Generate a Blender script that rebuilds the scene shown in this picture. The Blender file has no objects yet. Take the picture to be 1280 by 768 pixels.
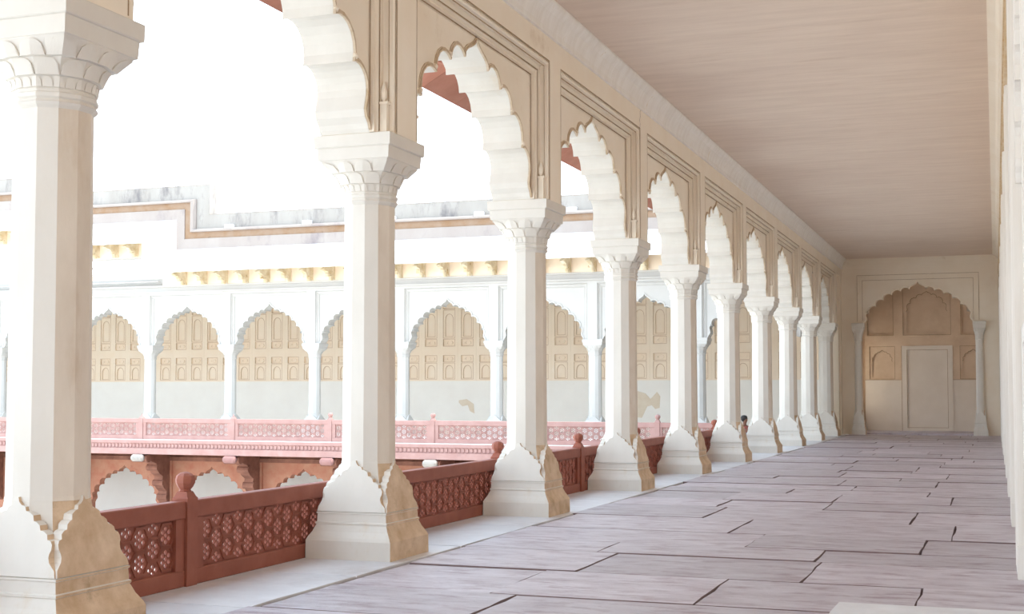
import bpy, math, random
from mathutils import Vector
from mathutils.geometry import tessellate_polygon
random.seed(7)
R=math.radians; PI=math.pi
SC=bpy.context.scene; COL=SC.collection
# ---------------- camera ----------------
YAW,PITCH,F,PY=0.3497,0.0469,1655.5,412.46
cd=bpy.data.cameras.new('camera'); cam=bpy.data.objects.new('camera',cd); COL.objects.link(cam)
cam.location=(0,0,1.6); cam.rotation_euler=(PI/2+PITCH,0,YAW)
cd.sensor_width=36; cd.lens=F/1280*36; cd.shift_y=(PY-384)/1280; cd.clip_start=.02; cd.clip_end=500
SC.camera=cam
# ---------------- world / sun / exposure ----------------
W=bpy.data.worlds.new('sky'); SC.world=W; W.use_nodes=True
nt=W.node_tree; bg=nt.nodes['Background']; bg.inputs[1].default_value=2.4
tc=nt.nodes.new('ShaderNodeTexCoord'); sx=nt.nodes.new('ShaderNodeSeparateXYZ'); cr=nt.nodes.new('ShaderNodeValToRGB')
nt.links.new(tc.outputs['Generated'],sx.inputs[0]); nt.links.new(sx.outputs[2],cr.inputs[0]); nt.links.new(cr.outputs[0],bg.inputs[0])
cr.color_ramp.elements[0].color=(.85,.925,1.0,1); cr.color_ramp.elements[1].color=(.55,.77,1.0,1)
sd=bpy.data.lights.new('sun','SUN'); sd.energy=4.8; sd.angle=R(.6); sd.color=(1,.95,.86)
sun=bpy.data.objects.new('sun',sd); COL.objects.link(sun)
sun.rotation_euler=Vector((.45,.12,.88)).to_track_quat('Z','Y').to_euler()
vs=SC.view_settings; vs.view_transform='Standard'; vs.look='None'; vs.exposure=0.48; vs.gamma=1; vs.use_curve_mapping=False
SC.cycles.max_bounces=10; SC.cycles.diffuse_bounces=7; SC.cycles.sample_clamp_indirect=8

# ---------------- materials ----------------
def mat(name,c1,c2,rough=.75,scale=3.,stretch=(1,1,1),bump=.3,bscale=30.,bdist=.01,rand=0.,c3=None,t3=(.6,.75),s3=.8,metal=0,spec=.35,coords='Object'):
    m=bpy.data.materials.new(name); m.use_nodes=True; n=m.node_tree.nodes; l=m.node_tree.links
    b=n['Principled BSDF']; b.inputs['Roughness'].default_value=rough; b.inputs['Specular IOR Level'].default_value=spec
    t=n.new('ShaderNodeTexCoord'); mp=n.new('ShaderNodeMapping'); mp.inputs['Scale'].default_value=stretch
    geo=n.new('ShaderNodeNewGeometry')
    src=geo.outputs['Position'] if coords=='World' else t.outputs['Object']
    l.new(src,mp.inputs[0])
    nz=n.new('ShaderNodeTexNoise'); nz.inputs['Scale'].default_value=scale; nz.inputs['Detail'].default_value=6; nz.inputs['Roughness'].default_value=.6
    l.new(mp.outputs[0],nz.inputs[0])
    r=n.new('ShaderNodeValToRGB'); e=r.color_ramp.elements; e[0].position=.3;e[0].color=(*c1,1);e[1].position=.7;e[1].color=(*c2,1)
    l.new(nz.outputs[0],r.inputs[0]); out=r.outputs[0]
    if c3:
        n3=n.new('ShaderNodeTexNoise'); n3.inputs['Scale'].default_value=s3; n3.inputs['Detail'].default_value=9; n3.inputs['Roughness'].default_value=.7
        l.new(mp.outputs[0],n3.inputs[0])
        r3=n.new('ShaderNodeValToRGB'); r3.color_ramp.elements[0].position=t3[0]; r3.color_ramp.elements[1].position=t3[1]
        l.new(n3.outputs[0],r3.inputs[0])
        mx=n.new('ShaderNodeMixRGB'); l.new(r3.outputs[0],mx.inputs[0]); l.new(out,mx.inputs[1]); mx.inputs[2].default_value=(*c3,1); out=mx.outputs[0]
    if rand:
        oi=n.new('ShaderNodeObjectInfo'); h=n.new('ShaderNodeHueSaturation'); mr=n.new('ShaderNodeMapRange')
        mr.inputs[3].default_value=1-rand; mr.inputs[4].default_value=1+rand
        l.new(oi.outputs['Random'],mr.inputs[0]); l.new(mr.outputs[0],h.inputs['Value']); l.new(out,h.inputs['Color']); out=h.outputs[0]
    l.new(out,b.inputs['Base Color'])
    if bump:
        nb=n.new('ShaderNodeTexNoise'); nb.inputs['Scale'].default_value=bscale; nb.inputs['Detail'].default_value=8; nb.inputs['Roughness'].default_value=.65
        l.new(mp.outputs[0],nb.inputs[0]); bp=n.new('ShaderNodeBump'); bp.inputs['Strength'].default_value=bump; bp.inputs['Distance'].default_value=bdist
        l.new(nb.outputs[0],bp.inputs['Height']); l.new(bp.outputs[0],b.inputs['Normal'])
    return m
M={}
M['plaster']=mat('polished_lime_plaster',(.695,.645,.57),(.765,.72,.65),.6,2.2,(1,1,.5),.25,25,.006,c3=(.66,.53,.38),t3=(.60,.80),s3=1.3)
M['wallp']=mat('arcade_wall_plaster',(.86,.75,.60),(.90,.81,.68),.7,1.3,(1,1,1),.2,18,.006,c3=(.62,.47,.31),t3=(.62,.85),s3=1.1,coords='World')
M['ochreside']=mat('ochre_base_side',(.54,.36,.21),(.76,.58,.41),.65,5,(1,1,1),.35,25,.006,c3=(.34,.22,.11),t3=(.58,.78),s3=3,coords='World')
M['line']=mat('brown_outline',(.52,.35,.22),(.62,.45,.30),.9,8,bump=0)
M['tanside']=mat('tan_shaft_plaster',(.66,.56,.45),(.78,.69,.58),.65,3,(1,1,.35),.3,25,.006,c3=(.55,.41,.27),t3=(.55,.8),s3=1.4,coords='World')
M['dadow']=mat('warm_dado_plaster',(.76,.69,.60),(.82,.755,.67),.6,1.2,bump=.15,bscale=14,coords='World')
M['dado']=mat('white_dado_plaster',(.84,.80,.74),(.88,.85,.79),.5,1.2,(1,1,1),.15,14,.006,c3=(.74,.64,.5),t3=(.66,.85),coords='World')
M['rightp']=mat('streaked_white_plaster',(.80,.75,.68),(.90,.87,.82),.6,6,(1,1.2,.12),.35,30,.004,c3=(.66,.5,.3),t3=(.62,.72),s3=6,coords='World')
M['ochrew']=mat('worn_ochre_plaster',(.62,.43,.22),(.74,.60,.42),.8,5,(1,1,.2),.3,30,.004,coords='World')
M['ceil']=mat('ceiling_plaster',(.70,.565,.46),(.78,.645,.53),.85,1.6,(.5,3.2,1),.35,9,.01,c3=(.60,.45,.34),t3=(.55,.85),s3=1.2,coords='World')
M['rimm']=mat('brown_stained_rim',(.50,.36,.22),(.72,.60,.46),.85,5,bump=.2,coords='World')
M['alcove']=mat('tan_alcove_plaster',(.70,.54,.39),(.78,.63,.48),.75,1.3,bump=.2,bscale=14,c3=(.60,.44,.30),t3=(.5,.8),coords='World')
M['groove']=mat('brown_joint',(.30,.19,.10),(.46,.33,.20),.9,8,bump=0)
M['stone']=mat('lilac_sandstone_paving',(.42,.355,.385),(.58,.53,.565),.40,2.0,(.8,2.2,1),1.0,4.5,.035,rand=.13,c3=(.29,.20,.23),t3=(.50,.66),s3=2.6,spec=.5,coords='World')
M['palestone']=mat('pale_threshold_stone',(.60,.58,.59),(.70,.69,.70),.45,3,(1,1,1),.5,9,.012,rand=.06,coords='World',c3=(.44,.39,.38),t3=(.55,.8))
M['bed']=mat('dark_joint_bed',(.15,.10,.10),(.22,.15,.14),.95,8,bump=0)
M['red']=mat('red_sandstone',(.26,.072,.042),(.33,.105,.065),.6,4,(1,1,1),.3,40,.004,c3=(.38,.20,.13),t3=(.68,.74),s3=1.1,coords='World')
M['pink']=mat('hazed_pink_sandstone',(.40,.225,.20),(.47,.29,.26),.8,3,(1,1,1),.3,30,.006,c3=(.28,.17,.16),t3=(.62,.8),s3=.9,coords='World')  # distant sandstone paled towards pink, haze put into the colour
M['darkpink']=mat('dull_pink_sandstone',(.28,.14,.13),(.36,.20,.18),.85,3,coords='World')
M['darkred']=mat('brown_red_sandstone',(.15,.06,.04),(.27,.12,.08),.85,3,(1,1,1),.5,20,.01,coords='World')
M['eavered']=mat('red_eave_slab',(.36,.15,.10),(.46,.21,.15),.85,2,(1,1,1),.3,20,.01,rand=.15,coords='World')
M['orange']=mat('orange_red_arch_stone',(.36,.13,.08),(.42,.22,.14),.85,2.5,(1,1,1),.3,20,.01,c3=(.22,.07,.05),t3=(.6,.7),coords='World')
M['facade']=mat('white_facade_lime',(.52,.50,.47),(.58,.56,.53),.75,.8,bump=.15,bscale=10,coords='World')
M['niche']=mat('cream_niche_wall',(.88,.72,.55),(.91,.78,.63),.75,1,bump=.15,bscale=10,coords='World')
M['eavew']=mat('whitewashed_eave',(.88,.87,.86),(.90,.89,.88),.8,1,bump=.2,bscale=8,coords='World')
M['bracket']=mat('carved_buff_sandstone',(.60,.46,.26),(.82,.74,.58),.85,3.5,bump=.8,bscale=9,bdist=.05,c3=(.30,.17,.06),t3=(.6,.7),s3=3,coords='World')
M['parapet']=mat('streaked_parapet_lime',(.35,.315,.28),(.41,.375,.34),.85,1.4,(1,1,.35),.3,8,.02,c3=(.20,.18,.175),t3=(.52,.68),s3=1.3,coords='World')
M['parapetlow']=mat('pinkish_parapet_lime',(.36,.30,.265),(.41,.355,.32),.85,1,(1,1,.5),.3,8,.02,c3=(.24,.20,.20),t3=(.55,.75),coords='World')
M['ochre']=mat('ochre_stained_band',(.30,.18,.10),(.35,.25,.18),.85,2.5,(1,1,1),.3,12,.01,c3=(.2,.13,.08),t3=(.62,.72),s3=2,coords='World')
M['ground']=mat('courtyard_paving',(.66,.63,.58),(.74,.71,.66),.9,.6,bump=0,coords='World')
M['patch']=mat('bare_plaster',(.72,.60,.46),(.78,.68,.55),.9,4,bump=.2,coords='World')
M['skin']=mat('skin',(.20,.09,.055),(.24,.11,.07),.5,8,bump=0)
M['hair']=mat('black_hair',(.012,.01,.01),(.03,.022,.02),.5,30,bump=.3)
M['shirt']=mat('faded_red_shirt',(.46,.13,.12),(.56,.2,.17),.9,12,bump=.3)
M['trouser']=mat('grey_trousers',(.33,.34,.37),(.42,.43,.46),.9,12,bump=.3)

# ---------------- mesh helpers ----------------
class MB:
    def __init__(s): s.v=[]; s.f=[]; s.m=[]; s.mi=0
    def add(s,vs,fs):
        o=len(s.v); s.v+= [tuple(v) for v in vs]; s.f+=[tuple(i+o for i in f) for f in fs]; s.m+=[s.mi]*len(fs); return o
    def box(s,x0,x1,y0,y1,z0,z1):
        s.add([(x0,y0,z0),(x1,y0,z0),(x1,y1,z0),(x0,y1,z0),(x0,y0,z1),(x1,y0,z1),(x1,y1,z1),(x0,y1,z1)],
              [(0,3,2,1),(4,5,6,7),(0,1,5,4),(1,2,6,5),(2,3,7,6),(3,0,4,7)])
    def slab(s,outer,holes,fr,d0,d1,caps=(1,1)):
        """2-D outline (u,w) with holes extruded from depth d0 to d1; fr maps (u,w,d) to xyz."""
        loops=[outer]+list(holes)
        tri=tessellate_polygon([[Vector((a,b,0)) for a,b in L] for L in loops])
        pts=[p for L in loops for p in L]; n=len(pts)
        vs=[fr(a,b,d0) for a,b in pts]+[fr(a,b,d1) for a,b in pts]; fs=[]
        if caps[0]: fs+=[tuple(t) for t in tri]
        if caps[1]: fs+=[tuple(i+n for i in reversed(t)) for t in tri]
        k=0
        for L in loops:
            m=len(L)
            for i in range(m): j=(i+1)%m; fs.append((k+i,k+j,k+j+n,k+i+n))
            k+=m
        s.add(vs,fs)
    def loft(s,rings,cap=(True,True)):
        n=len(rings[0]); vs=[p for r in rings for p in r]; fs=[]
        for k in range(len(rings)-1):
            for i in range(n):
                j=(i+1)%n; fs.append((k*n+i,k*n+j,(k+1)*n+j,(k+1)*n+i))
        if cap[0]: fs.append(tuple(reversed(range(n))))
        if cap[1]: fs.append(tuple(range((len(rings)-1)*n,len(rings)*n)))
        s.add(vs,fs)
    def sweep(s,lines,close=False):
        """lines: list of polylines (same length); quads between neighbours."""
        n=len(lines[0]); vs=[p for L in lines for p in L]; fs=[]
        K=len(lines)
        for k in range(K if close else K-1):
            k2=(k+1)%K
            for i in range(n-1): fs.append((k*n+i,k*n+i+1,k2*n+i+1,k2*n+i))
        s.add(vs,fs)
    def mesh(s,name,mats,fix=True,smooth=False):
        me=bpy.data.meshes.new(name); me.from_pydata(s.v,[],s.f)
        for m in (mats if isinstance(mats,(list,tuple)) else [mats]): me.materials.append(m)
        if any(s.m): me.polygons.foreach_set('material_index',s.m)
        if fix:
            import bmesh
            b=bmesh.new(); b.from_mesh(me); bmesh.ops.recalc_face_normals(b,faces=b.faces); b.to_mesh(me); b.free()
        if smooth: me.polygons.foreach_set('use_smooth',[True]*len(me.polygons))
        me.update(); return me
def obj(name,me,parent=None,loc=None,rot=None,scale=None,**props):
    o=bpy.data.objects.new(name,me); COL.objects.link(o)
    if parent: o.parent=parent
    if loc: o.location=loc
    if rot: o.rotation_euler=rot
    if scale: o.scale=scale
    for k,v in props.items(): o[k]=v
    return o
def thing(name,label,cat,loc,group=None,rot=None,scale=None):
    o=obj(name,None,None,loc,rot,scale,label=label,category=cat)
    if group: o['group']=group
    o.empty_display_size=.2
    return o
def structure(name,me=None,parent=None,**k): return obj(name,me,parent,kind='structure',**k) if not parent else obj(name,me,parent,**k)

# ---------------- cusped arch outline ----------------
def arc(p,q,sag,n=7):
    """points from p to q (excl. p) bulging to the left of p->q by sag*chord."""
    px,py=p; qx,qy=q; c=math.hypot(qx-px,qy-py); out=[]
    h=sag*c; r=(c*c/4+h*h)/(2*h); mx,my=(px+qx)/2,(py+qy)/2
    nx,ny=-(qy-py)/c,(qx-px)/c; cx,cy=mx-nx*(r-h),my-ny*(r-h)
    a0=math.atan2(py-cy,px-cx); a1=math.atan2(qy-cy,qx-cx)
    if a1>a0: a1-=2*PI
    for i in range(1,n+1):
        a=a0+(a1-a0)*i/n; out.append((cx+r*math.cos(a),cy+r*math.sin(a)))
    return out
def cusped(a,h,us=(.185,.40,.61,.81),zbot=0.,n=7):
    """right half of a multifoil arch from apex (0,h) to the foot (a,0)."""
    f=lambda u:(a*u,.84*h*(1-u*u)**.75)
    cs=[f(u) for u in us]
    pts=[(0,h),(cs[0][0]*.16,h*.955),(cs[0][0]*.42,h*.925),(cs[0][0]*.75,h*.895),(cs[0][0]*.97,h*.86),cs[0]]
    for i in range(len(cs)-1): pts+=arc(cs[i],cs[i+1],.34,n)
    c=cs[-1]; ez=h*.17
    pts+=arc(c,(a*.955,ez*1.25),.30,n)
    pts+=[(a*.945,ez),(a*.935,ez*.75),(a*.945,ez*.5),(a*.975,ez*.3),(a*.985,ez*.12),(a,0)]
    return pts
def fullarch(a,h,**k):
    r=cusped(a,h,**k); return [(-x,y) for x,y in r[::-1]]+r[1:]
def offset(pts,d):
    out=[]
    for i,p in enumerate(pts):
        a=pts[max(i-1,0)]; b=pts[min(i+1,len(pts)-1)]
        tx,ty=b[0]-a[0],b[1]-a[1]; L=math.hypot(tx,ty) or 1
        out.append((p[0]-ty/L*d,p[1]+tx/L*d))
    return out

# =====================================================================
# dimensions (metres); x: right wall ~.2, arcade plane -5.82; y along the corridor
XC=-5.82; S=4.708; Y0=11.83; ZC=6.63; ZA=4.10
COLY=[Y0+S*k for k in range(-4,9)]        # -4..8  (index 3 = nearest in view)
YE=51.4                                    # end wall
# ---------------- floor ----------------
floor=structure('floor')
b=MB(); b.box(-6.5,.6,-9,YE+.0,-.30,-.03); obj('joint_bed',b.mesh('joint_bed',M['bed']),floor)
def stone_mesh(x0,x1,y0,y1,jit=.03,h=.0):
    pts=[]
    cs=[(x0,y0),(x1,y0),(x1,y1),(x0,y1)]
    g=.009
    for i in range(4):
        a=cs[i]; c=cs[(i+1)%4]; L=math.hypot(c[0]-a[0],c[1]-a[1]); n=4 if L>1 else 2
        for k in range(n):
            t=k/n; pts.append((a[0]+(c[0]-a[0])*t+(random.uniform(-1,1)*jit if i%2 else 0),a[1]+(c[1]-a[1])*t+(0 if i%2 else random.uniform(-1,1)*.007)))
    cx,cy=(x0+x1)/2,(y0+y1)/2; b=MB()
    def ins(p,d): 
        return (p[0]-math.copysign(min(d*.55,abs(p[0]-cx)),p[0]-cx),p[1]-math.copysign(min(d,abs(p[1]-cy)),p[1]-cy))
    b.loft([[(*ins(p,g),-.06) for p in pts],[(*ins(p,g),h-.012) for p in pts],[(*ins(p,g+.009),h) for p in pts]],cap=(False,True))
    return b
def grimy(me):
    for p in me.polygons:
        if p.normal.z<.9: p.material_index=1
    return me
y=-8.8; row=0
while y<YE-.2:
    d=random.choice([.75,1.05,1.25,1.5,1.7]) if y>14 else random.uniform(.9,1.55)
    if y+d>YE-.5: d=YE-y
    x=-5.22+random.uniform(-.05,.05); xe=.45
    while x<xe-.1:
        w=random.uniform(1.3,3.0)
        if x+w>xe-.9: w=xe-x
        sk=random.uniform(-.12,.12)
        b=stone_mesh(x,x+w,y,y+d,.012,random.uniform(-.007,.007))
        obj('paving_stone',grimy(b.mesh('paving_stone',[M['stone'],M['bed']])),floor)
        x+=w
    y+=d
yy=-8.8
while yy<YE-.1:
    for x0,x1 in ((-6.33,-5.62),(-5.62,-5.22)):
        L=random.uniform(1.7,2.6); e=min(yy+L,YE)
    b=stone_mesh(-6.48,-5.24,yy,e,.012,.0); obj('threshold_stone',b.mesh('threshold_stone',M['palestone']),floor)
    yy=e
b=stone_mesh(-1.15,.3,8.35,10.36,.01,.012); obj('paving_stone',b.mesh('paving_stone',M['palestone']),floor,label='pale grey paving stone')

# ---------------- ceiling ----------------
b=MB(); b.box(-5.95,1.0,-9,YE+.2,ZC,ZC+.35)
structure('ceiling',b.mesh('ceiling',M['ceil']))

# ---------------- arcade wall of the corridor ----------------
BAY_U=S/2
def bay_mesh():
    """one bay; local u along +y, origin at bay centre on the floor, depth d away from the corridor"""
    b=MB(); fr=lambda u,z,d:(-d,u,z)
    ar=[(u,z+ZA) for u,z in fullarch(1.94,1.60)]
    out=[(-BAY_U,ZA)]+ar+[(BAY_U,ZA),(BAY_U,ZC),(-BAY_U,ZC)]
    b.slab(out,[],fr,.20,.73)
    # strip pilasters (half each side), frieze
    b.box(-.21,0,-BAY_U,-2.13,ZA,ZC); b.box(-.21,0,2.13,BAY_U,ZA,ZC)
    b.box(-.21,0,-2.13,2.13,5.94,ZC)
    return b
def frame_lines(W,Z,z0,prof,fr):
    return [[fr(-(W-o),z0,d),fr(-(W-o),Z-o,d),fr(W-o,Z-o,d),fr(W-o,z0,d)] for o,d in prof]
fr=lambda u,z,d:(-d,u,z)
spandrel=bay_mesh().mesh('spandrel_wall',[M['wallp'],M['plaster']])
for p in spandrel.polygons:      # the scalloped soffit takes the column plaster
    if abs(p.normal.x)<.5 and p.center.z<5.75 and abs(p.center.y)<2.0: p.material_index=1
b=MB()
b.sweep(frame_lines(2.13,5.94,4.10,[(0,0),(.004,.03),(.012,.035),(.02,.018),(.045,.006),(.065,.02),(.07,.05),(.075,.055)],fr))
b.sweep(frame_lines(2.055,5.865,4.10,[(0,.05),(.003,.115),(.055,.12)],fr))
b.sweep(frame_lines(2.0,5.81,4.10,[(0,.12),(.004,.145),(.014,.13),(.03,.125),(.04,.15),(.046,.165),(.056,.15),(.07,.15),(.075,.2)],fr))
moulding=b.mesh('panel_moulding',[M['wallp'],M['groove']])
for p in moulding.polygons:
    pass
b=MB()   # thin brown strips along the steps of the moulding
for W,Z,d0 in ((2.126,5.936,.0),(2.052,5.862,.052),(1.992,5.802,.122),(1.922,5.732,.19)):
    b.sweep(frame_lines(W,Z,4.12,[(-.002,d0+.0),(.013,d0-.0)],fr))
grooves=b.mesh('moulding_groove',M['groove'],fix=False)
b=MB()   # feet of the recessed colonnettes
for s in (-1,1):
    u0,u1=sorted((s*2.05,s*1.995)); b.box(-.125,-.05,u0,u1,4.10,4.38)
    u0,u1=sorted((s*2.06,s*1.985)); b.box(-.125,-.035,u0,u1,4.375,4.40)
    b.loft([[(-.09+r*math.cos(t),s*2.02+r*math.sin(t),z) for t in [i*PI/4 for i in range(8)]] for z,r in ((4.40,.008),(4.44,.03),(4.50,.032),(4.56,.018),(4.60,.004))])
colfoot=b.mesh('colonnette_foot',M['wallp'])
b=MB()   # raised rim along the cusps
ar=[(u,z+ZA) for u,z in fullarch(1.94,1.60)]
for a_,c_,d0 in ((0,.022,.178),(.022,.045,.19)):
    A=offset(ar,a_); Bp=offset(ar,c_)
    b.sweep([[fr(u,z,.205) for u,z in A],[fr(u,z,d0) for u,z in A],[fr(u,z,d0) for u,z in Bp],[fr(u,z,.205) for u,z in Bp]])
rim=b.mesh('arch_rim',M['ochrew'])
rimp=b.mesh('arch_rim',M['rimm'])
b=MB()   # little buds on the cusp points
for u in (.40,.61,.81):
    for s in (-1,1):
        cu,cz=s*1.94*u*1.02,ZA+.84*1.6*(1-u*u)**.75+.055
        b.loft([[(-.2+dd,cu+r*math.cos(t),cz+r*1.3*math.sin(t)) for t in [i*PI/3 for i in range(6)]] for dd,r in ((0,.03),(.025,.024),(.04,.006))])
buds=b.mesh('cusp_bud',M['wallp'])
wl=structure('wall_left')
for k in range(len(COLY)):
    yc=COLY[k]+S/2
    if yc>YE: continue
    L=(-5.42,yc,0)
    obj('spandrel_wall',spandrel,wl,L); mo=obj('panel_moulding',moulding,wl,L); 
    obj('moulding_groove',grooves,mo); obj('colonnette_foot',colfoot,mo)
    ri=obj('arch_rim',rimp,wl,L); obj('cusp_bud',buds,ri)
# last short pier at the end wall, and half pier
b=MB(); b.box(-.73,0,-.35,.35,0,ZC); b.box(-.73,0.02,-.37,.37,0,.35)
# (the ninth column stands at 49.5; half bay closes on the end wall)
b2=MB(); b2.box(-6.15,-5.62,COLY[-1]+.0,YE,ZA,ZC); b2.box(-5.62,-5.42,COLY[-1],YE,5.94,ZC); b2.box(-5.62,-5.42,COLY[-1],COLY[-1]+.23,ZA,ZC)
b2.box(-6.15,-5.46,YE-1.0,YE,0,ZA); b2.box(-5.62,-5.44,YE-.45,YE,0,5.94)
obj('end_pier',b2.mesh('end_pier',M['wallp']),wl)
# cornice, coved
b=MB(); prof=[(-5.42,6.24),(-5.385,6.245),(-5.38,6.262),(-5.395,6.275),(-5.39,6.33),(-5.36,6.42),(-5.32,6.50),(-5.26,6.565),(-5.24,6.60),(-5.24,6.64),(-5.45,6.64)]
b.sweep([[(x,-9,z),(x,YE,z)] for x,z in prof])
structure('trim_1',b.mesh('trim_1',M['rightp']))
b=MB(); prof=[(.2,6.42),(.15,6.44),(.14,6.47),(.12,6.48),(.08,6.56),(-.0,6.60),(-.03,6.61),(-.03,6.64),(.3,6.64)]
b.sweep([[(x,-9,z),(x,YE,z)] for x,z in prof])
structure('trim_2',b.mesh('trim_2',M['wallp']))
# crack in the frieze
b=MB(); zs=[(17.0+4.0,5.95)]
cy=20.98; pts=[(cy,5.93),(cy+.03,6.0),(cy-.01,6.06),(cy+.04,6.13),(cy+.02,6.2),(cy+.09,6.25)]
b.sweep([[(-5.4185,y_-.007,z) for y_,z in pts],[(-5.4185,y_+.007,z) for y_,z in pts]]); obj('crack',b.mesh('crack',M['bed'],fix=False),wl)

# ---------------- columns ----------------
def outline(r,sq,N=48,h=None):
    """blend (sq 0..1) between a 12-gon of apothem r and a square of half side r"""
    P=[]
    for i in range(N):
        t=2*PI*i/N
        a=(math.degrees(t)+15)%30-15; rp=r/math.cos(R(a))
        rs=min(r/max(abs(math.cos(t)),1e-6),r/max(abs(math.sin(t)),1e-6))
        q=rp*(1-sq)+rs*sq; P.append((q*math.cos(t),q*math.sin(t)))
    return P
def rot4(b,fn):
    for k in range(4):
        c,s=[(1,0),(0,1),(-1,0),(0,-1)][k]; fn(lambda u,z,d,c=c,s=s:(d*c-u*s,d*s+u*c,z))
b=MB()
def sqr(h,z): return [(-h,-h,z),(h,-h,z),(h,h,z),(-h,h,z)]
b.loft([sqr(h,z) for h,z in ((.45,-.02),(.448,.175),(.435,.205),(.40,.26),(.372,.325),(.380,.330),(.380,.345),(.368,.352),(.364,.425),(.372,.43),(.372,.442),(.35,.452))])
# core under the leaves, chamfered corners
core=[]
for z,hh,sq in ((.44,.345,.80),(.50,.34,.72),(.56,.325,.5),(.60,.33,.55),(.66,.315,.35),(.72,.30,.18),(.80,.285,.05),(.90,.272,0),(.915,.268,0)):
    core.append([(x,y,z) for x,y in outline(hh-.012,min(1,sq*1.1))])
b.loft(core)
half=[(.0,.935),(.012,.905),(.035,.885),(.065,.875),(.075,.85),(.10,.845),(.135,.825),(.145,.79),(.165,.785),(.195,.765),(.205,.735),(.235,.728),(.262,.71),(.268,.68),(.295,.672),(.308,.65),(.308,.62),(.296,.595),(.294,.57),(.305,.54),(.33,.515),(.35,.495),(.360,.45)]
leaf=[(-u,z) for u,z in half[::-1]]+half[1:]
dz=lambda z:.372-(z-.45)*.19
def leafs(f):
    def g(u,z,d): return f(u,z,dz(z)+d)
    b.slab(leaf,[],g,-.07,0)
rot4(b,leafs)
base_me=b.mesh('base',[M['plaster'],M['ochreside']])
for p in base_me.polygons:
    if p.normal.x>.62: p.material_index=1   # the corridor side of the bases takes a browner ochre
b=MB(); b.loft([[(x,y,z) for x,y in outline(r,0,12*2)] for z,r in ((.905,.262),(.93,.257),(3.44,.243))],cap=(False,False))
shaft_me=b.mesh('shaft',[M['plaster'],M['tanside']])
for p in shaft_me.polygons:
    if p.normal.x>.8: p.material_index=1  # corridor-facing facets take a darker tan plaster
b=MB()
rg=[(3.43,.243,0),(3.45,.262,0),(3.465,.272,0),(3.478,.262,0),(3.49,.258,0),(3.50,.27,0),(3.525,.272,0),(3.53,.262,0),(3.535,.258,0),(3.55,.262,0),(3.56,.258,0),
    (3.63,.268,.05),(3.632,.276,.07),(3.74,.318,.30),(3.742,.326,.34),(3.845,.372,.82),(3.86,.374,.95)]
b.loft([[(x,y,z) for x,y in outline(r,sq)] for z,r,sq in rg])
def surf(t,z):
    for i in range(len(rg)-1):
        if rg[i][0]<=z<=rg[i+1][0]:
            f=(z-rg[i][0])/(rg[i+1][0]-rg[i][0]); r=rg[i][1]+f*(rg[i+1][1]-rg[i][1]); sq=rg[i][2]+f*(rg[i+1][2]-rg[i][2]); break
    a=(math.degrees(t)+15)%30-15; rp=r/math.cos(R(a)); rs=min(r/max(abs(math.cos(t)),1e-6),r/max(abs(math.sin(t)),1e-6))
    return rp*(1-sq)+rs*sq
for z0,z1,n,off,pr in ((3.56,3.628,24,0,.010),(3.633,3.738,12,0,.018),(3.743,3.843,12,.5,.020)):
    for k in range(n):
        tc_=(k+off)*2*PI/n; hw=PI/n*.97; NA=10; grid=[]
        for i in range(NA+1):
            a=-1+2*i/NA; top=z0+(z1-z0)*(.02+.94*math.sqrt(max(0,1-a*a))**.8)
            colm=[]
            for j in range(4):
                z=z0+(top-z0)*j/3; t=tc_+a*hw; q=surf(t,min(z,z1-.001))+pr*(1-.35*j/3)
                colm.append((q*math.cos(t),q*math.sin(t),z))
            q=surf(tc_+a*hw,min(top,z1-.001))-.004; colm.append((q*math.cos(tc_+a*hw),q*math.sin(tc_+a*hw),top))
            q=surf(tc_+a*hw,z0)-.004; colm.insert(0,(q*math.cos(tc_+a*hw),q*math.sin(tc_+a*hw),z0))
            grid.append(colm)
        b.sweep(grid)
cap_me=b.mesh('capital',M['plaster'])
b=MB(); b.loft([sqr(h,z) for h,z in ((.372,3.855),(.378,3.86),(.385,3.972),(.388,3.976))]); b.loft([sqr(h,z) for h,z in ((.400,3.976),(.408,3.985),(.41,4.095),(.405,4.101))])
aba_me=b.mesh('abacus',M['plaster'])
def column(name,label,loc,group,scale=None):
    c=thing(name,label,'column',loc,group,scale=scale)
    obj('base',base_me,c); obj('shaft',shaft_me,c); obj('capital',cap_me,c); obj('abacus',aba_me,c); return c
lab={3:'largest white column of the arcade, tan-sided base, nearest the camera',
 4:'second nearest arcade column, base and capital both whole in view',
 5:'third nearest arcade column, standing midway along the red railing',
 6:'fourth nearest arcade column, its base beside a red railing post',
 7:'fifth nearest arcade column, in front of the last red railing panels',
 8:'sixth nearest arcade column, with the seated person just beyond it',
 9:'seventh nearest arcade column, first one past the seated person',
 10:'eighth nearest arcade column, third from the end wall',
 11:'ninth nearest arcade column, last but one before the end wall',
 12:'slim looking farthest arcade column beside the end wall pier'}
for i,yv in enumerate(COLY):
    column('arcade_column',lab.get(i,'white arcade column '+['fourth','third','second','first'][i-0] +' behind the camera, out of the picture') if i<3 else lab[i],(XC,yv,0),'columns along the arcade' if i>=3 else 'arcade columns behind the camera')

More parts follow.
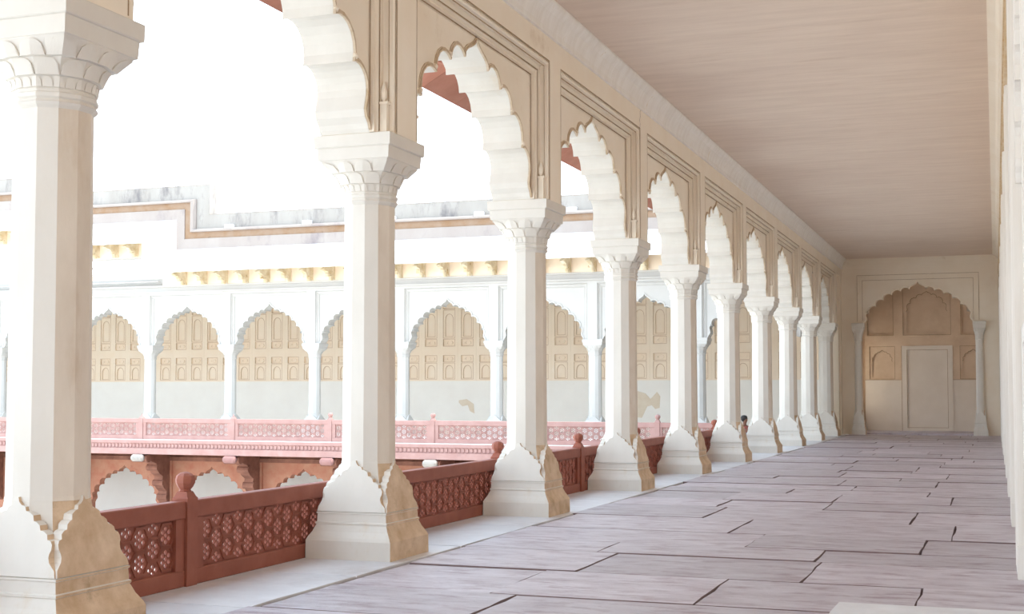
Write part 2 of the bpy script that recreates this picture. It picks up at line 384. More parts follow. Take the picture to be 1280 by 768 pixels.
# ---------------- right wall with pilasters ----------------
b=MB(); b.box(.24,.8,-9,YE+.2,0,ZC)
wr=structure('wall_right',b.mesh('wall_right',M['rightp']))
YP=[-6.1+i*S for i in range(13)]
for i,yv in enumerate(YP):
    b=MB(); x0=.165
    if yv+S/2<15: x0=.185
    b.box(x0,.26,yv-.55,yv+.55,0,5.3); b.box(x0-.012,.26,yv-.50,yv-.46,0,5.3); b.box(x0-.012,.26,yv+.46,yv+.50,0,5.3)
    b.box(x0-.012,.26,yv-.05,yv+.05,0,5.3); b.box(x0-.01,.26,yv-.58,yv+.58,0,.28)
    obj('pilaster',b.mesh('pilaster',M['rightp']),wr)
    # blind cusped arch between pilasters
    b=MB(); f2=lambda u,z,d,yv=yv:(.24-d,yv+S/2+u,z)
    ar2=[(u,z+3.4) for u,z in fullarch(1.75,1.5,us=(.16,.34,.52,.69,.85),n=4)]
    b.slab([(-1.8,3.4)]+ar2+[(1.8,3.4),(1.8,5.3),(-1.8,5.3)],[],f2,-.02,.05)
    b.slab([(-1.8,.28),(-1.2,.28),(-1.2,2.0),(1.2,2.0),(1.2,.28),(1.8,.28),(1.8,2.15),(-1.8,2.15)],[],f2,-.02,.025)
    if yv+S<YE+1: obj('blind_arch',b.mesh('blind_arch',M['rightp']),wr)
b=MB(); b.box(.15,.26,-9,YE,5.3,5.42); b.box(.17,.26,-9,YE,5.42,5.9); b.box(.15,.26,-9,YE,5.9,6.0); b.box(.18,.26,-9,YE,6.0,6.45)
obj('frieze_band',b.mesh('frieze_band',M['ochrew']),wr)
# no wall behind the camera: end left open to let sky light in

# ---------------- end wall and alcove ----------------
XE=-2.69
we=structure('wall_end')
b=MB(); f3=lambda u,z,d:(XE+u,YE+d,z)
AH=[(u,z+4.17) for u,z in fullarch(1.97,1.56,us=(.15,.31,.47,.63,.77,.89),n=6)]
b.slab([(-3.6,0),(-2.2,0),(-2.2,4.17)]+AH+[(2.2,4.17),(2.2,0),(3.4,0),(3.4,ZC+.1),(-3.6,ZC+.1)],[],f3,0,.5)
b.slab([(-2.75,6.35),(3.0,6.35),(3.0,6.63),(-2.75,6.63)],[],f3,-.07,0)
b.slab([(-2.75,6.25),(3.0,6.25),(3.0,6.35),(-2.75,6.35)],[],f3,-.035,0)
obj('arch_wall',b.mesh('arch_wall',M['wallp']),we)
b=MB()
for W,Z,o,d0 in ((2.16,5.98,.05,-.03),(2.02,5.84,.035,-.02)):
    b.sweep(frame_lines(W,Z,4.25,[(0,0),(0,d0),(o,d0),(o,0)],f3))
A=offset(AH,0); Bp=offset(AH,.06)
b.sweep([[f3(u,z,.0) for u,z in A],[f3(u,z,-.05) for u,z in A],[f3(u,z,-.05) for u,z in Bp],[f3(u,z,.0) for u,z in Bp]])
obj('arch_moulding',b.mesh('arch_moulding',M['wallp']),we)
b=MB(); b.sweep(frame_lines(2.165,5.985,4.25,[(0,-.004),(-.012,-.004)],f3)); b.sweep(frame_lines(1.985,5.805,4.25,[(0,-.004),(.012,-.004)],f3))
obj('moulding_groove',b.mesh('moulding_groove',M['groove'],fix=False),we)
YB=54.5; KB=.956
b=MB(); b.box(-5.5,-5.1,YE+.5,YE+.7,0,7); b.box(-5.5,-5.1,YB-.2,YB+.2,0,7); b.box(-5.5,-5.1,YE+.5,YB+.2,0,.9); b.box(-5.5,-5.1,YE+.5,YB+.2,3.9,7); b.box(-.0,1,YE+.5,YB+.2,0,7); b.box(-7,1,YB+.1,YB+.4,0,7)  # unseen opening in the left side wall, added to let light into the alcove
obj('alcove_wall',b.mesh('alcove_wall',M['alcove']),we)
b=MB(); b.box(-7,1,YE+.5,YB+.4,6.2,6.5); obj('alcove_ceiling',b.mesh('alcove_ceiling',M['alcove']),we)
b=MB(); b.box(-5.1,0,YE+.1,YB+.1,-.2,.07); obj('alcove_floor',b.mesh('alcove_floor',M['stone']),we)
# back plate with recessed panels
f4=lambda u,z,d:((XE+u)*KB,YB+.1-d,.07+z*KB)
rect=lambda a,c,e,g:[(a,e),(c,e),(c,g),(a,g)]
def nich(cx,w,z0,zs,h): return [(cx-w,z0)]+[(cx+u,zs+z) for u,z in fullarch(w,h,us=(.22,.5,.78),n=4)]+[(cx+w,z0)]
b=MB()
holes=[rect(-.86,1.0,.12,3.42),rect(-.86,1.0,3.95,6.1),rect(-2.3,-1.27,3.95,6.1),rect(1.40,2.5,3.95,6.1),rect(-2.22,-1.22,2.14,3.47),rect(1.36,2.36,2.14,3.47)]
b.slab(rect(-2.41,2.69,2.10,6.2),[h for h in holes[1:]],f4,0,.10)
b.mi=0
obj('recessed_panelling',b.mesh('recessed_panelling',M['alcove']),we)
b=MB(); b.slab(rect(-2.41,-.93,0,2.10),[],f4,0,.115); b.slab(rect(1.07,2.69,0,2.10),[],f4,0,.115)
obj('dado',b.mesh('dado',M['dadow']),we)
b=MB(); b.slab(rect(-.93,1.07,0,3.5),[rect(-.72,.86,.14,3.32)],f4,.10,.15); b.slab(rect(-.72,.86,.14,3.32),[],f4,.0,.105)
obj('blocked_door_panel',b.mesh('blocked_door_panel',M['dadow']),we)
b=MB()
b.slab(rect(-.86,1.0,3.95,6.1),[nich(.07,.80,4.03,4.9,.85)],f4,.02,.06)
for cx in (-1.72,1.86):
    b.slab(rect(cx-.5,cx+.5,2.14,3.47),[nich(cx,.40,2.2,2.85,.48)],f4,.02,.06)
b.slab(rect(-2.3,-1.27,3.95,6.1),[rect(-2.3,-1.33,4.01,6.0)],f4,.02,.06); b.slab(rect(1.40,2.5,3.95,6.1),[rect(1.46,2.5,4.01,6.0)],f4,.02,.06)
obj('niche_frame',b.mesh('niche_frame',M['alcove']),we)
b=MB()
def line_rect(a,c,e,g,d,t=.014):
    b.slab(rect(a-t,c+t,e-t,g+t),[rect(a,c,e,g)],f4,d,d+.004)
for h in ((-.86,1.0,3.95,6.1),(-2.3,-1.27,3.95,6.1),(1.40,2.5,3.95,6.1),(-2.22,-1.22,2.14,3.47),(1.36,2.36,2.14,3.47)): line_rect(*h,.0995)

for cx,w,zs,h,z0 in ((.07,.80,4.9,.85,4.03),(-1.72,.40,2.85,.48,2.2),(1.86,.40,2.85,.48,2.2)):
    P=[(cx+u_,zs+z_) for u_,z_ in fullarch(w,h,us=(.22,.5,.78),n=4)]; Q=offset(P,.02)
    b.sweep([[f4(*p,.063) for p in P],[f4(*p,.063) for p in Q]])
line_rect(-.72,.86,.14,3.32,.148); b.slab(rect(-2.41,-.93,2.09,2.105),[],f4,.1,.118); b.slab(rect(1.07,2.69,2.09,2.105),[],f4,.1,.118); b.slab(rect(-.95,-.93,0,3.5),[],f4,.1,.13)
obj('panel_joint',b.mesh('panel_joint',M['groove']),we)
column('engaged_column','slender column carrying the left foot of the end wall arch',(XE-2.14,YE-.06,0),'columns of the end wall arch',(.56,.56,1.02))
column('engaged_column','slender column carrying the right foot of the end wall arch',(XE+2.17,YE-.06,0),'columns of the end wall arch',(.56,.56,1.02))

# ---------------- balustrades ----------------
def clip(P,z0,z1):
    for sgn,lim in ((1,z0),(-1,-z1)):
        Q=[]
        for i in range(len(P)):
            a,c=P[i-1],P[i]; da,dc=sgn*a[1]-lim,sgn*c[1]-lim
            if (da>=0)!=(dc>=0): t=da/(da-dc); Q.append((a[0]+(c[0]-a[0])*t,a[1]+(c[1]-a[1])*t))
            if dc>=0: Q.append(c)
        P=Q
        if len(P)<3: return None
    return P if max(p[1] for p in P)-min(p[1] for p in P)>.008 else None
def star_holes(cx,cz,sx_,z0,z1):
    """seven openings of one hexagonal flower cell"""
    H=[[(cx+.021*sx_*math.cos(k*PI/3),cz+.022*math.sin(k*PI/3)) for k in range(6)]]
    for k in range(6):
        a=PI/6+k*PI/3; dx,dz=math.cos(a),math.sin(a); P=[]
        for r_,s_ in ((.075,0),(.068,.014),(.056,.0205),(.043,.0175),(.032,.010),(.032,-.010),(.043,-.0175),(.056,-.0205),(.068,-.014)):
            P.append((cx+(dx*r_-dz*s_)*sx_,cz+dz*r_+dx*s_))
        H.append(P)
    return [p for p in (clip(P,z0,z1) for P in H) if p]
def panel_meshes(L,m,big=1.0):
    """balustrade panel, length L along +u from 0, u->x, thickness around y=0"""
    ff=lambda u,z,d:(u,d,z)
    b=MB(); zb,zt=.135,.555; x0,x1=.12,L-.12; ph=.19
    n=int((x1-x0)/.172); pw=(x1-x0)/n; sx_=pw/.165
    for i in range(n):
        cx=x0+pw*(i+.5); holes=[]
        zs=[zb+.115,zb+.115+ph] if i%2==0 else [zb+.02,zb+.02+ph,zb+.02+2*ph]
        for cz in zs: holes+=star_holes(cx,cz,sx_*.90,zb+.006,zt-.006)
        xa=cx-pw/2; xb=cx+pw/2
        # openings may reach past the column strip: clip in x by mirroring the z clip
        hh=[]
        for P in holes:
            Q=clip([(z_,x_) for x_,z_ in P],xa+.002,xb-.002)
            if Q: hh.append([(x_,z_) for z_,x_ in Q])
        b.slab(rect(xa,xb,zb-.01,zt+.01),hh,ff,-.011,.011)
        for cz in zs:
            def hx(rx,rz): return [(cx+rx*pw*math.cos(k*PI/3),cz+rz*math.sin(k*PI/3)/.866) for k in range(6)]
            if cz-.1>zb-.02 and cz+.1<zt+.02: b.slab(hx(.72,.100),[hx(.57,.079)],ff,-.022,.022)
    lat=b.mesh('pierced_lattice',m)
    def bar(name,x0,x1,z0,z1,t):
        b=MB(); c=.008
        b.loft([[(x,-t+c,z0),(x,-t,z0+c),(x,-t,z1-c),(x,-t+c,z1),(x,t-c,z1),(x,t,z1-c),(x,t,z0+c),(x,t-c,z0)] for x in (x0,x1)]); return b.mesh(name,m)
    return [('pierced_lattice',lat),('top_rail',bar('top_rail',0,L,.555,.70,.060)),('bottom_rail',bar('bottom_rail',0,L,0,.135,.055)),
            ('stile',bar('stile',0,.12,.13,.56,.05)),('stile',bar('stile',L-.12,L,.13,.56,.05))]
def post_meshes(m):
    b=MB(); h=.075
    b.loft([sqr(hh,z) for hh,z in ((h,0),(h,.72),(h-.012,.735),(h-.02,.755),(.045,.775))]); post=b.mesh('post',m)
    b=MB(); N=8
    pr=[(.042,.77),(.05,.78),(.042,.79),(.062,.815),(.077,.845),(.080,.875),(.070,.905),(.045,.925),(.012,.936)]
    b.loft([[(r*math.cos(i*PI/4+PI/8)*1.05,r*math.sin(i*PI/4+PI/8)*1.05,z) for i in range(N)] for r,z in pr]); ball=b.mesh('ball_finial',m)
    b=MB(); b.loft([[(r*math.cos(i*PI/3),r*math.sin(i*PI/3),z) for i in range(6)] for r,z in ((.03,.77),(.022,.82),(.012,.86))]); stub=b.mesh('broken_finial',m)
    return post,ball,stub
near_parts=panel_meshes(3.524,M['red']); near_post=post_meshes(M['red'])
far_parts=panel_meshes(3.434,M['pink'],1.0); far_post=post_meshes(M['pink'])
def panel(parts,loc,rz,label,group,sx=1.0):
    t=thing('balustrade',label,'balustrade',loc,group,rot=(0,0,rz),scale=(sx,1,1) if sx!=1 else None)
    for n,me in parts: obj(n,me,t)
def post(pm,loc,label,group,broken=False):
    t=thing('stone_post',label,'post',loc,group); obj('post_block',pm[0],t)
    if broken: obj('broken_finial',pm[2],t)
    else: obj('ball_finial',pm[1],t)
XR=-6.335; PY_=[9.45+3.68*k for k in range(-4,7)]
plab={4:'red post with round finial between the two nearest columns',5:'red post with round finial hidden behind the second nearest column',6:'red post just left of the third nearest column base',
 7:'red post standing between the third and fourth nearest columns',8:'red post just right of the fourth nearest column base',9:'red post hidden behind the fifth nearest column',10:'last red post, left of the sixth nearest column'}
rlab={3:'red pierced railing panel right beside the nearest column',4:'red pierced railing panel between the nearest post and second nearest column',5:'red pierced railing panel right of the second nearest column, pale patch on top rail',
 6:'red pierced railing panel right of the third nearest column',7:'red pierced railing panel in front of the fourth nearest column',8:'red pierced railing panel right of the fourth nearest column',9:'red pierced railing panel seen right of the fifth nearest column'}
for i,yv in enumerate(PY_):
    if i<3: continue
    post(near_post,(XR,yv,0),plab.get(i,'red balustrade post out of the picture, towards and behind the camera'),'red balustrade posts by the arcade' if i>3 else 'red posts out of view')
    if i<len(PY_)-1: panel(near_parts,(XR,yv+.078,0),PI/2,rlab.get(i,'red pierced railing panel out of the picture, behind the camera'),'red railing panels by the arcade' if i>=3 else 'red panels out of view')
YR=38.1; FX=[-9.34-3.59*k for k in range(0,9)]
fl=['short pink post in front of the sixth nearest column gap','pink post seen between the fourth and fifth nearest columns','x']
flab={0:'pink post with round finial between the fourth and fifth nearest columns',1:'pink post with round finial hidden behind the third nearest column',2:'pink post with round finial right of the second nearest column',
 3:'pink post with round finial just left of the second nearest column',4:'pink post with a broken stub finial, third far arch from the left frame edge',5:'pink post with a broken stub finial, right beside the nearest column',
 6:'pink post behind the nearest column shaft',7:'pink post at the left frame edge, left of the nearest column'}
fpl={0:'pink lattice railing panel between fourth and fifth nearest columns',1:'pink lattice railing panel right of the third nearest column',2:'pink lattice railing panel between second and third nearest columns',3:'pink lattice railing panel partly behind the second nearest column',
 4:'pink lattice railing panel between the post with a round finial and first broken one',5:'pink lattice railing panel between the two posts with broken finials',6:'pink lattice railing panel right beside the nearest column shaft',7:'pink lattice railing panel at the left frame edge'}
for k,xv in enumerate(FX):
    post(far_post,(xv,YR,0),flab.get(k,'pink balustrade post beyond the left frame edge'),'pink posts of the far terrace',broken=k in(4,5))
    if k<len(FX)-1: panel(far_parts,(FX[k+1]+.078,YR,0),0,fpl.get(k+1,'pink lattice railing panel beyond the left frame edge'),'pink railing panels of the far terrace')
post(far_post,(-7.5,YR,0),'pink corner post hidden behind the sixth nearest column','pink posts of the far terrace')
panel(far_parts,(-9.34+.08,YR,0),0,'short pink lattice railing panel at the right end of the terrace','pink railing panels of the far terrace',sx=1.68/3.44)
Y9=PY_[-1]; dv=Vector((-7.5-XR,YR-Y9)); L=dv.length-.16; u=dv.normalized()
for j in range(2):
    panel(near_parts,(XR+u.x*(.105+j*L/2),Y9+u.y*(.105+j*L/2),0),math.atan2(dv.y,dv.x),['red railing panel running diagonally behind the sixth nearest column','red railing panel joining the diagonal run to the far terrace'][j],'red railing panels by the arcade',sx=(L/2-.035)/3.528)

# ---------------- outer eave of our gallery ----------------
ev=wl
b=MB(); 
b.add([(-6.15,0,6.62),(-7.50,0,5.88),(-7.50,0,5.94),(-6.15,0,6.70),(-6.15,1.17,6.62),(-7.50,1.17,5.88),(-7.50,1.17,5.94),(-6.15,1.17,6.70)],[(0,1,2,3),(7,6,5,4),(0,4,5,1),(1,5,6,2),(2,6,7,3),(3,7,4,0)])
es=b.mesh('eave_slab',M['eavered'])
yv=-9
while yv<42.5: obj('eave_slab',es,ev,(0,yv,0)); yv+=1.177
b=MB(); b.slab([(6.15,5.6),(6.25,5.75),(6.5,5.95),(6.85,6.06),(7.2,6.12),(6.15,6.6)],[],lambda u,z,d:(-u,d,z),-.07,.07); eb=b.mesh('eave_bracket',M['eavered'])
for yv in COLY: obj('eave_bracket',eb,ev,(0,yv,0))
b=MB(); b.box(-6.25,-5.5,-9,YE,ZC,8.4); b.box(-5.5,.8,-9,YE,ZC+.35,ZC+.7); structure('roof_parapet',b.mesh('roof_parapet',M['parapet']))
b=MB(); b.box(-6.5,.6,-9,YE,-4.2,-.30); structure('wall_plinth',b.mesh('wall_plinth',M['darkred']))

# ---------------- courtyard ----------------
b=MB(); b.box(-90,-6.3,-60,60,-4.4,-4.2); structure('ground',b.mesh('ground',M['ground']))

# ---------------- far wing ----------------
YW=44.79; SB=3.70; ZS=3.44
FCX=[XC-SB*k for k in range(1,11)]
wf=structure('wall_far')
f5=lambda u,z,d:(u,YW+d,z)
def far_bay(hr=SB/2):
    b=MB(); ar=[(u,z+ZS) for u,z in fullarch(1.50,1.55,us=(.15,.31,.47,.63,.77,.89),n=5)]
    h=SB/2; b.slab([(-h,ZS)]+ar+[(hr,ZS),(hr,5.8),(-h,5.8)],[],lambda u,z,d:(u,d,z),-.22,.25)
    b.slab([(-h,ZS),(-1.67,ZS),(-1.67,5.42)]+([(1.67,5.42),(1.67,ZS),(h,ZS),(h,5.8)] if hr>1.7 else [(hr,5.42),(hr,5.8)])+[(-h,5.8)],[],lambda u,z,d:(u,d,z),-.34,-.21)
    FL=frame_lines(1.67,5.42,ZS,[(0,-.34),(.01,-.29),(.03,-.31),(.05,-.29),(.055,-.26),(.10,-.26),(.11,-.24),(.13,-.25),(.14,-.22)],lambda u,z,d:(u,d,z))
    b.sweep(FL if hr>1.7 else [l[:3] for l in FL])
    A=offset(ar,0); Bp=offset(ar,.05); g=lambda u,z,d:(u,d,z)
    b.sweep([[g(u,z,-.22) for u,z in A],[g(u,z,-.25) for u,z in A],[g(u,z,-.25) for u,z in Bp],[g(u,z,-.22) for u,z in Bp]])
    return b.mesh('arch_bay',M['facade'])
fb=far_bay(); fb0=far_bay(1.62)
for k in range(10): obj('arch_bay',fb if k else fb0,wf,(XC-SB*(k+.5),YW,0))
fcl=['far gallery column nearest the corner, right of the fifth nearest arcade column','far gallery column between the third and fourth nearest arcade columns','far gallery column just left of the third nearest arcade column','far gallery column just right of the second nearest arcade column',
 'far gallery column just left of the second nearest arcade column','far gallery column in the middle of the left opening','far gallery column first right of the nearest arcade column','far gallery column hidden behind the nearest arcade column','far gallery column at the left frame edge','far gallery column beyond the left frame edge']
M2=M['facade']
def remat(me,m):
    c=me.copy(); c.materials.clear(); c.materials.append(m); return c
fm=[remat(x,M2) for x in (base_me,shaft_me,cap_me,aba_me)]
for k,xv in enumerate(FCX):
    c=thing('gallery_column',fcl[k],'column',(xv,YW,0),'columns of the far gallery',scale=(.90,.90,ZS/4.10))
    for n,me in zip(('base','shaft','capital','abacus'),fm): obj(n,me,c)
XL=-46.
# stepped (raised towards the left) sweep of roof mouldings
STEPS=[(0.,1.18),(-6.0,.75)]
def run(x,y,z,xr=-5.6):
    P=[(xr,y,z)]; cz=z
    for dx,dzz in STEPS:
        P.append((x+dx,y,cz)); cz+=dzz; P.append((x+dx,y,cz))
    P.append((XL,y,cz)); return P
def zsweep(name,prof,m,close=True):
    b=MB(); b.sweep([run(*p) for p in prof],close=close)
    return obj(name,b.mesh(name,m),wf)
zsweep('eave',[(-31.03,43.2,6.20),(-31.03,43.18,6.29),(-30.2,44.25,7.19),(-30.2,44.40,7.10),(-30.9,43.55,6.28)],M['eavew'])
zsweep('upper_wall',[(-30.3,44.42,5.75),(-30.3,44.42,7.2),(-30.3,44.9,7.2),(-30.3,44.9,5.75)],M['facade'])
zsweep('parapet_foot',[(-30.2,44.25,7.05),(-29.85,44.27,7.60),(-29.85,44.7,7.60),(-30.2,44.7,7.05)],M['parapetlow'])
zsweep('ochre_band',[(-29.85,44.31,7.59),(-29.55,44.31,7.86),(-29.55,44.7,7.86),(-29.85,44.7,7.59)],M['ochre'])
zsweep('parapet_ledge',[(-29.55,44.20,7.86),(-29.5,44.18,7.90),(-29.42,44.20,7.95),(-29.35,44.30,7.98),(-29.35,44.7,7.98),(-29.55,44.7,7.86)],M['parapetlow'])
zsweep('parapet',[(-29.35,44.36,7.97),(-28.8,44.36,8.52),(-28.75,44.34,8.55),(-28.75,44.85,8.55),(-29.35,44.85,7.97)],M['parapet'])
b=MB(); b.box(-.17,.17,-.13,.12,-.02,.14); blk=b.mesh('ledge_block',M['eavew'])
for xv in (-27.8,-24.4,-20.9,-17.4,-13.9,-10.4): obj('ledge_block',blk,wf,(xv,44.3,7.95))
# moulded string courses above the arches
b=MB(); b.box(XL,-5.6,44.36,44.5,5.74,5.80); b.box(XL,-5.6,44.33,44.5,5.52,5.56); b.box(XL,-31.1,44.3,44.5,6.55,6.62);b.box(XL,-31.1,44.36,44.5,6.3,6.33); b.box(XL,-31.1,44.36,44.5,5.95,5.98)
obj('string_course',b.mesh('string_course',M['facade']),wf)
# brackets under the eave
b=MB(); b.slab([(0,0),(.10,.04),(.22,.16),(.3,.3),(.5,.36),(.66,.52),(.95,.60),(.25,1.2),(0,1.2)],[],lambda u,z,d:(d,-u,z*.55),-.075,.075)
b.loft([[(.09*math.cos(t)*1.1,-.52+.07*math.sin(t)*1,z) for t in [i*PI/4 for i in range(8)]] for z in (.10,.22)])
b.loft([[(.08*math.cos(t),-.25+.09*math.sin(t),z) for t in [i*PI/4 for i in range(8)]] for z in (-.02,.14)])
br=b.mesh('eave_bracket',M['bracket'])
xv=-6.6
while xv>-30.6: obj('eave_bracket',br,wf,(xv,44.42,5.80)); xv-=.93
xv=-31.2
while xv>-36: obj('eave_bracket',br,wf,(xv,44.42,5.80+1.18)); xv-=.93
while xv>-44: obj('eave_bracket',br,wf,(xv,44.42,5.80+1.93)); xv-=.93
# carved frieze behind brackets
b=MB(); b.box(-30.9,-5.6,44.38,44.44,5.80,6.7); b.box(-36.3,-30.9,44.38,44.44,6.98,7.8); b.box(XL,-36.3,44.38,44.44,7.73,8.6)
obj('carved_frieze',b.mesh('carved_frieze',M['niche']),wf)
# interior of the wing
YN=51.3
b=MB(); b.box(XL,-6.15,YN,YN+.3,0,7); obj('gallery_back_wall',b.mesh('gallery_back_wall',M['niche']),wf)
b=MB(); b.box(XL,-6.15,YN-.05,YN+.01,0,2.06); obj('gallery_dado',b.mesh('gallery_dado',M['dado']),wf)
b=MB(); b.box(XL,-6.16,44.6,YN+.2,5.8,6.1); obj('gallery_ceiling',b.mesh('gallery_ceiling',M['facade']),wf)
b=MB(); b.box(XL-.3,XL,44.6,YN+.2,0,6.1); obj('gallery_end_wall',b.mesh('gallery_end_wall',M['facade']),wf)
def niche_unit():
    b=MB(); f=lambda u,z,d:(u,-d,z)
    def nh(cx,w,z0,z1,n=8):
        zs=z1-w*1.3; P=[(cx-w,z0),(cx+w,z0),(cx+w,zs)]
        for i in range(1,n): 
            t=PI*i/n; P.append((cx+w*math.cos(t),zs+w*1.3*math.sin(t)**.9))
        P.append((cx-w,zs)); return P
    hs=[rect(-.26,.26,3.86,5.02),rect(-.26,.26,3.52,3.80),rect(-.26,.26,2.86,3.12),rect(-.26,.26,2.14,2.80),rect(-.26,.26,5.08,5.5)]
    b.slab(rect(-.41,.41,2.06,5.75),hs,f,0,.06)
    b.slab(rect(-.26,.26,3.86,5.02),[nh(0,.17,3.93,4.86)],f,0,.035)
    b.slab(rect(-.26,.26,2.14,2.80),[nh(0,.17,2.18,2.70)],f,0,.035)
    for z0,z1 in ((3.52,3.80),(2.86,3.12),(5.08,5.5)):
        c=(z0+z1)/2; b.slab([( .15*math.cos(t)*1.1,c+.09*math.sin(t)) for t in [i*PI/5 for i in range(10)]],[[( .10*math.cos(t),c+.055*math.sin(t)) for t in [i*PI/5 for i in range(10)]]],f,0,.03)
    b.mi=1
    def ring(z0,z1): b.slab(rect(-.275,.275,z0-.015,z1+.015),[rect(-.26,.26,z0,z1)],f,.058,.063)
    for z0,z1 in ((3.86,5.02),(3.52,3.80),(2.86,3.12),(2.14,2.80),(5.08,5.5)): ring(z0,z1)
    for z0,z1,a,c in ((3.86,5.02,3.93,4.86),(2.14,2.80,2.18,2.70)): b.slab(nh(0,.185,a-.015,c+.02),[nh(0,.17,a,c)],f,.033,.038)
    return b.mesh('niche_panel',[M['niche'],M['line']])
nu=niche_unit(); xv=-6.7
while xv>XL: obj('niche_panel',nu,wf,(xv,YN,0)); xv-=.822
def blob(cx,cz,pts,name='plaster_patch'):
    b=MB(); b.slab([(cx+u,cz+z) for u,z in pts],[],lambda u,z,d:(u,YN-.05-d,z),-.005,.006); obj(name,b.mesh(name,M['patch']),wf)
blob(-13.0,1.12,[(-.6,-.5),(-.2,-.55),(.02,-.1),(.2,-.05),(.35,-.2),(.52,-.15),(.55,.3),(.42,.48),(.15,.2),(-.05,.42),(-.5,.55),(-.8,.3),(-.85,-.2)])
blob(-8.55,1.28,[(-.2,-.05),(0,-.1),(.1,-.3),(.3,-.2),(.25,.1),(.3,.35),(.1,.4),(-.05,.15),(-.25,.12)])
blob(-20.8,1.1,[(-.25,.15),(.1,.2),(.42,0),(.45,-.4),(.25,-.3),(.15,-.05),(-.1,-.1),(-.25,.05)])
# terrace slab, fascia, dentils, corbels, lower arcade
tr=structure('terrace')
b=MB(); b.box(XL,-6.3,38.0,YN,-.30,0.0); b.add([(-6.32,30.4,0),(-7.7,37.9,0),(-7.7,38.3,0),(-6.32,38.3,0),(-6.32,30.4,-.3),(-7.7,37.9,-.3),(-7.7,38.3,-.3),(-6.32,38.3,-.3)],[(0,1,2,3),(7,6,5,4),(0,4,5,1),(1,5,6,2),(2,6,7,3),(3,7,4,0)])
obj('terrace_floor',b.mesh('terrace_floor',M['dado']),tr)
b=MB(); b.box(XL,-7.6,37.93,38.05,-.13,-.03); b.box(XL,-7.6,37.97,38.05,-.30,-.13); b.box(XL,-7.6,37.90,38.2,-.50,-.30); obj('terrace_fascia',b.mesh('terrace_fascia',M['pink']),tr)
b=MB(); xv=XL
while xv<-7.6: b.box(xv,xv+.07,37.94,37.98,-.27,-.16); xv+=.14
obj('dentil_row',b.mesh('dentil_row',M['pink']),tr,kind='stuff')
b=MB(); b.box(XL,-7.6,38.2,43,-.52,-.30); obj('terrace_soffit',b.mesh('terrace_soffit',M['darkred']),tr)
def lower_bay():
    b=MB(); h=1.795; g=lambda u,z,d:(u,d,z)
    ar=[(u,z-2.35) for u,z in fullarch(1.42,1.36,us=(.17,.36,.55,.73,.88),n=5)]
    b.slab([(-h,-4.2),(-1.42,-4.2),(-1.42,-2.35)]+ar[1:-1]+[(1.42,-2.35),(1.42,-4.2),(h,-4.2),(h,-.80),(-h,-.80)],[],g,0,.28)
    b.slab(rect(-h,-1.55,-4.2,-.8),[],g,-.09,0); b.slab(rect(1.55,h,-4.2,-.8),[],g,-.09,0)
    return b.mesh('lower_arch',M['orange'])
lb=lower_bay()
b=MB(); b.box(-1.795,1.795,-.12,.28,-.80,-.66); b.box(-1.795,1.795,-.06,.28,-.66,-.52); lf=b.mesh('lower_frieze',M['darkred'])
b=MB(); P=[(0,-2.35),(.16,-2.2),(.2,-2.0),(.16,-1.85),(.34,-1.72),(.44,-1.5),(.40,-1.32),(.62,-1.2),(.78,-1.0),(.78,-.86),(1.0,-.8),(1.24,-.70),(1.36,-.60),(1.36,-.50),(0,-.50)]
b.slab(P,[],lambda u,z,d:(d,-u,z),-.17,.17)
b.loft([[(x,-1.42+.15*math.cos(t),-.66+.13*math.sin(t)) for t in [i*PI/5 for i in range(10)]] for x in (-.30,-.26,.26,.30)])
b.loft([[(x,-.72+.12*math.cos(t),-1.0+.12*math.sin(t)) for t in [i*PI/5 for i in range(10)]] for x in (-.22,.22)])
b.loft([[(x,-.38+.12*math.cos(t),-1.55+.12*math.sin(t)) for t in [i*PI/5 for i in range(10)]] for x in (-.21,.21)])
b.loft([[(x,-.15+.1*math.cos(t),-2.05+.12*math.sin(t)) for t in [i*PI/5 for i in range(10)]] for x in (-.20,.20)])
cb=b.mesh('corbel',M['darkred'])
b=MB(); b.loft([[(x,r_*math.cos(t),r_*math.sin(t)) for t in [i*PI/6 for i in range(12)]] for x,r_ in ((-.24,.04),(-.23,.08),(-.18,.12),(.18,.12),(.23,.08),(.24,.04))]); ct=b.mesh('corbel_tip',M['darkpink']); ctw=b.mesh('corbel_tip',M['parapet']); cbp=remat(cb,M['pink'])
for k in range(-1,9):
    xv=FX[0]-3.59*k
    co=obj('corbel',cb,tr,(xv,39.5,0)); obj('corbel_tip',ctw if k in (2,5) else ct,co,(0,-1.62,-.63)); obj('lower_arch',lb,tr,(xv-1.795,39.6,0)); obj('lower_frieze',lf,tr,(xv-1.795,39.6,0))
b=MB(); b.box(XL,-6.3,42.6,42.9,-4.2,-.3)
xv=XL
obj('lower_back_wall',b.mesh('lower_back_wall',M['dado']),tr)
b=MB(); b.box(-7.6,-6.3,38.2,39.9,-4.2,-.5); obj('lower_end_pier',b.mesh('lower_end_pier',M['darkred']),tr)

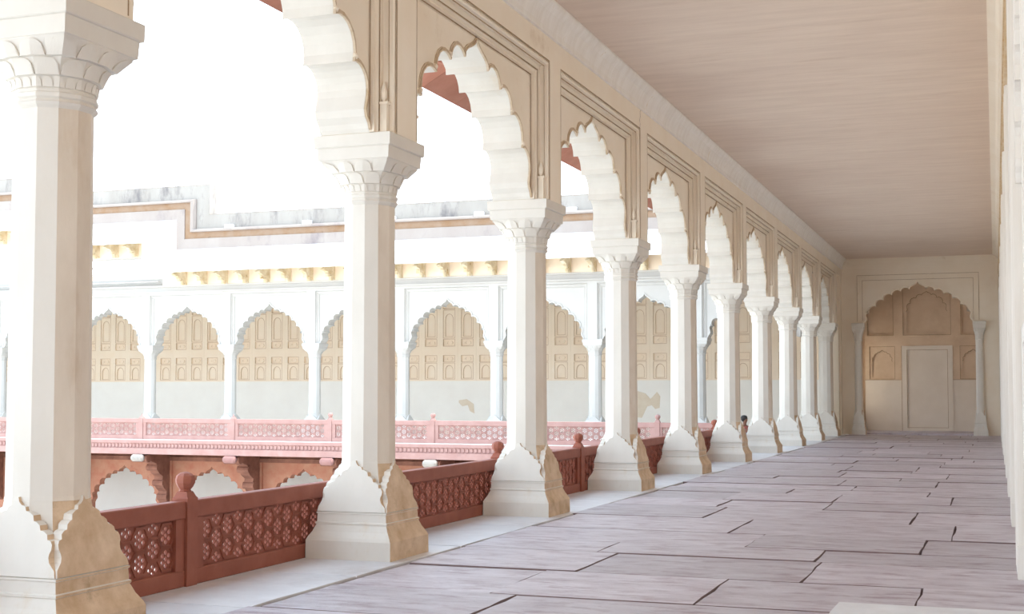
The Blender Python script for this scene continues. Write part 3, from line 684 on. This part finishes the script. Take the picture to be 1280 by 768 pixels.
# ---------------- seated person on the terrace ----------------
def skin(name,verts,edges,radii,m,parent=None,sub=2):
    me=bpy.data.meshes.new(name); me.from_pydata(verts,edges,[]); o=bpy.data.objects.new(name+'_tmp',me); COL.objects.link(o)
    o.modifiers.new('s','SKIN'); 
    for i,r in enumerate(radii): me.skin_vertices[0].data[i].radius=(r,r) if not isinstance(r,tuple) else r
    me.skin_vertices[0].data[0].use_root=True
    sb=o.modifiers.new('u','SUBSURF'); sb.levels=sub; sb.render_levels=sub
    bpy.context.view_layer.update(); dg=bpy.context.evaluated_depsgraph_get()
    r=bpy.data.meshes.new_from_object(o.evaluated_get(dg)); r.name=name; r.materials.clear(); r.materials.append(m); r.polygons.foreach_set('use_smooth',[True]*len(r.polygons))
    bpy.data.objects.remove(o); bpy.data.meshes.remove(me)
    return obj(name,r,parent)
pr_=thing('person','dark-haired person in a red shirt sitting on the terrace floor beyond the sixth column','person',(-7.36,41.0,0),rot=(0,0,R(-12)))
# facing +x ; body is one surface
V=[(0,0,.11),(.01,0,.26),(.03,0,.42),(.05,0,.53),(.06,0,.59),(.07,0,.64),  # pelvis..neck 0-5
   (.085,0,.72),(.085,0,.80), #6,7 head
   (.05,.17,.52),(.22,.24,.40),(.36,.12,.42),(.05,-.17,.52),(.22,-.24,.40),(.36,-.12,.42), # arms 8-13
   (.05,.10,.12),(.40,.13,.44),(.42,.12,.10),(.50,.12,.05),(.05,-.10,.12),(.40,-.13,.44),(.42,-.12,.10),(.50,-.12,.05)] #14-21
E_=[(0,1),(1,2),(2,3),(3,4),(4,5),(5,6),(6,7),(3,8),(8,9),(9,10),(3,11),(11,12),(12,13),(0,14),(14,15),(15,16),(16,17),(0,18),(18,19),(19,20),(20,21)]
Rr=[.13,.13,.14,.12,.055,.05,.082,.075,.06,.042,.028,.06,.042,.028,.09,.065,.045,.035,.09,.065,.045,.035]
body=skin('body',V,E_,Rr,M['skin'],pr_)
sh=skin('shirt',[V[0],V[1],V[2],V[3],(.055,0,.565),V[8],(.16,.215,.44),V[11],(.16,-.215,.44)],[(0,1),(1,2),(2,3),(3,4),(3,5),(5,6),(3,7),(7,8)],[.14,.145,.155,.135,.075,.075,.06,.075,.06],M['shirt'],pr_)
tro=skin('trousers',[(0,0,.12),V[14],V[15],V[16],V[18],V[19],V[20]],[(0,1),(1,2),(2,3),(0,4),(4,5),(5,6)],[.14,.105,.082,.062,.105,.082,.062],M['trouser'],pr_)
b=MB(); b.loft([[(.06+(r*math.cos(t)*1.1),r*.95*math.sin(t),z) for t in [i*PI/6 for i in range(12)]] for r,z in ((.055,.68),(.088,.73),(.098,.79),(.088,.84),(.055,.872),(.01,.882))])
obj('hair',b.mesh('hair',M['hair'],smooth=True),pr_,(-.012,0,0))
for s in (-1,1):
    b=MB(); b.loft([[(.158+dd,s*.03+r*math.cos(t),.775+r*math.sin(t)) for t in [i*PI/3 for i in range(6)]] for dd,r in ((0,.011),(.008,.004))])
    obj('eye',b.mesh('eye',M['hair']),pr_)
for s in (-1,1):
    for k in range(5):
        y0=s*.12+(k-2)*.014; x0=.37; L=[.05,.062,.068,.062,.05][k]
        skin('finger',[(x0-.02,s*.12+(k-2)*.008,.425),(x0+L*.5,y0,.43),(x0+L,y0,.405)],[(0,1),(1,2)],[.009,.008,.006],M['skin'],pr_,1)
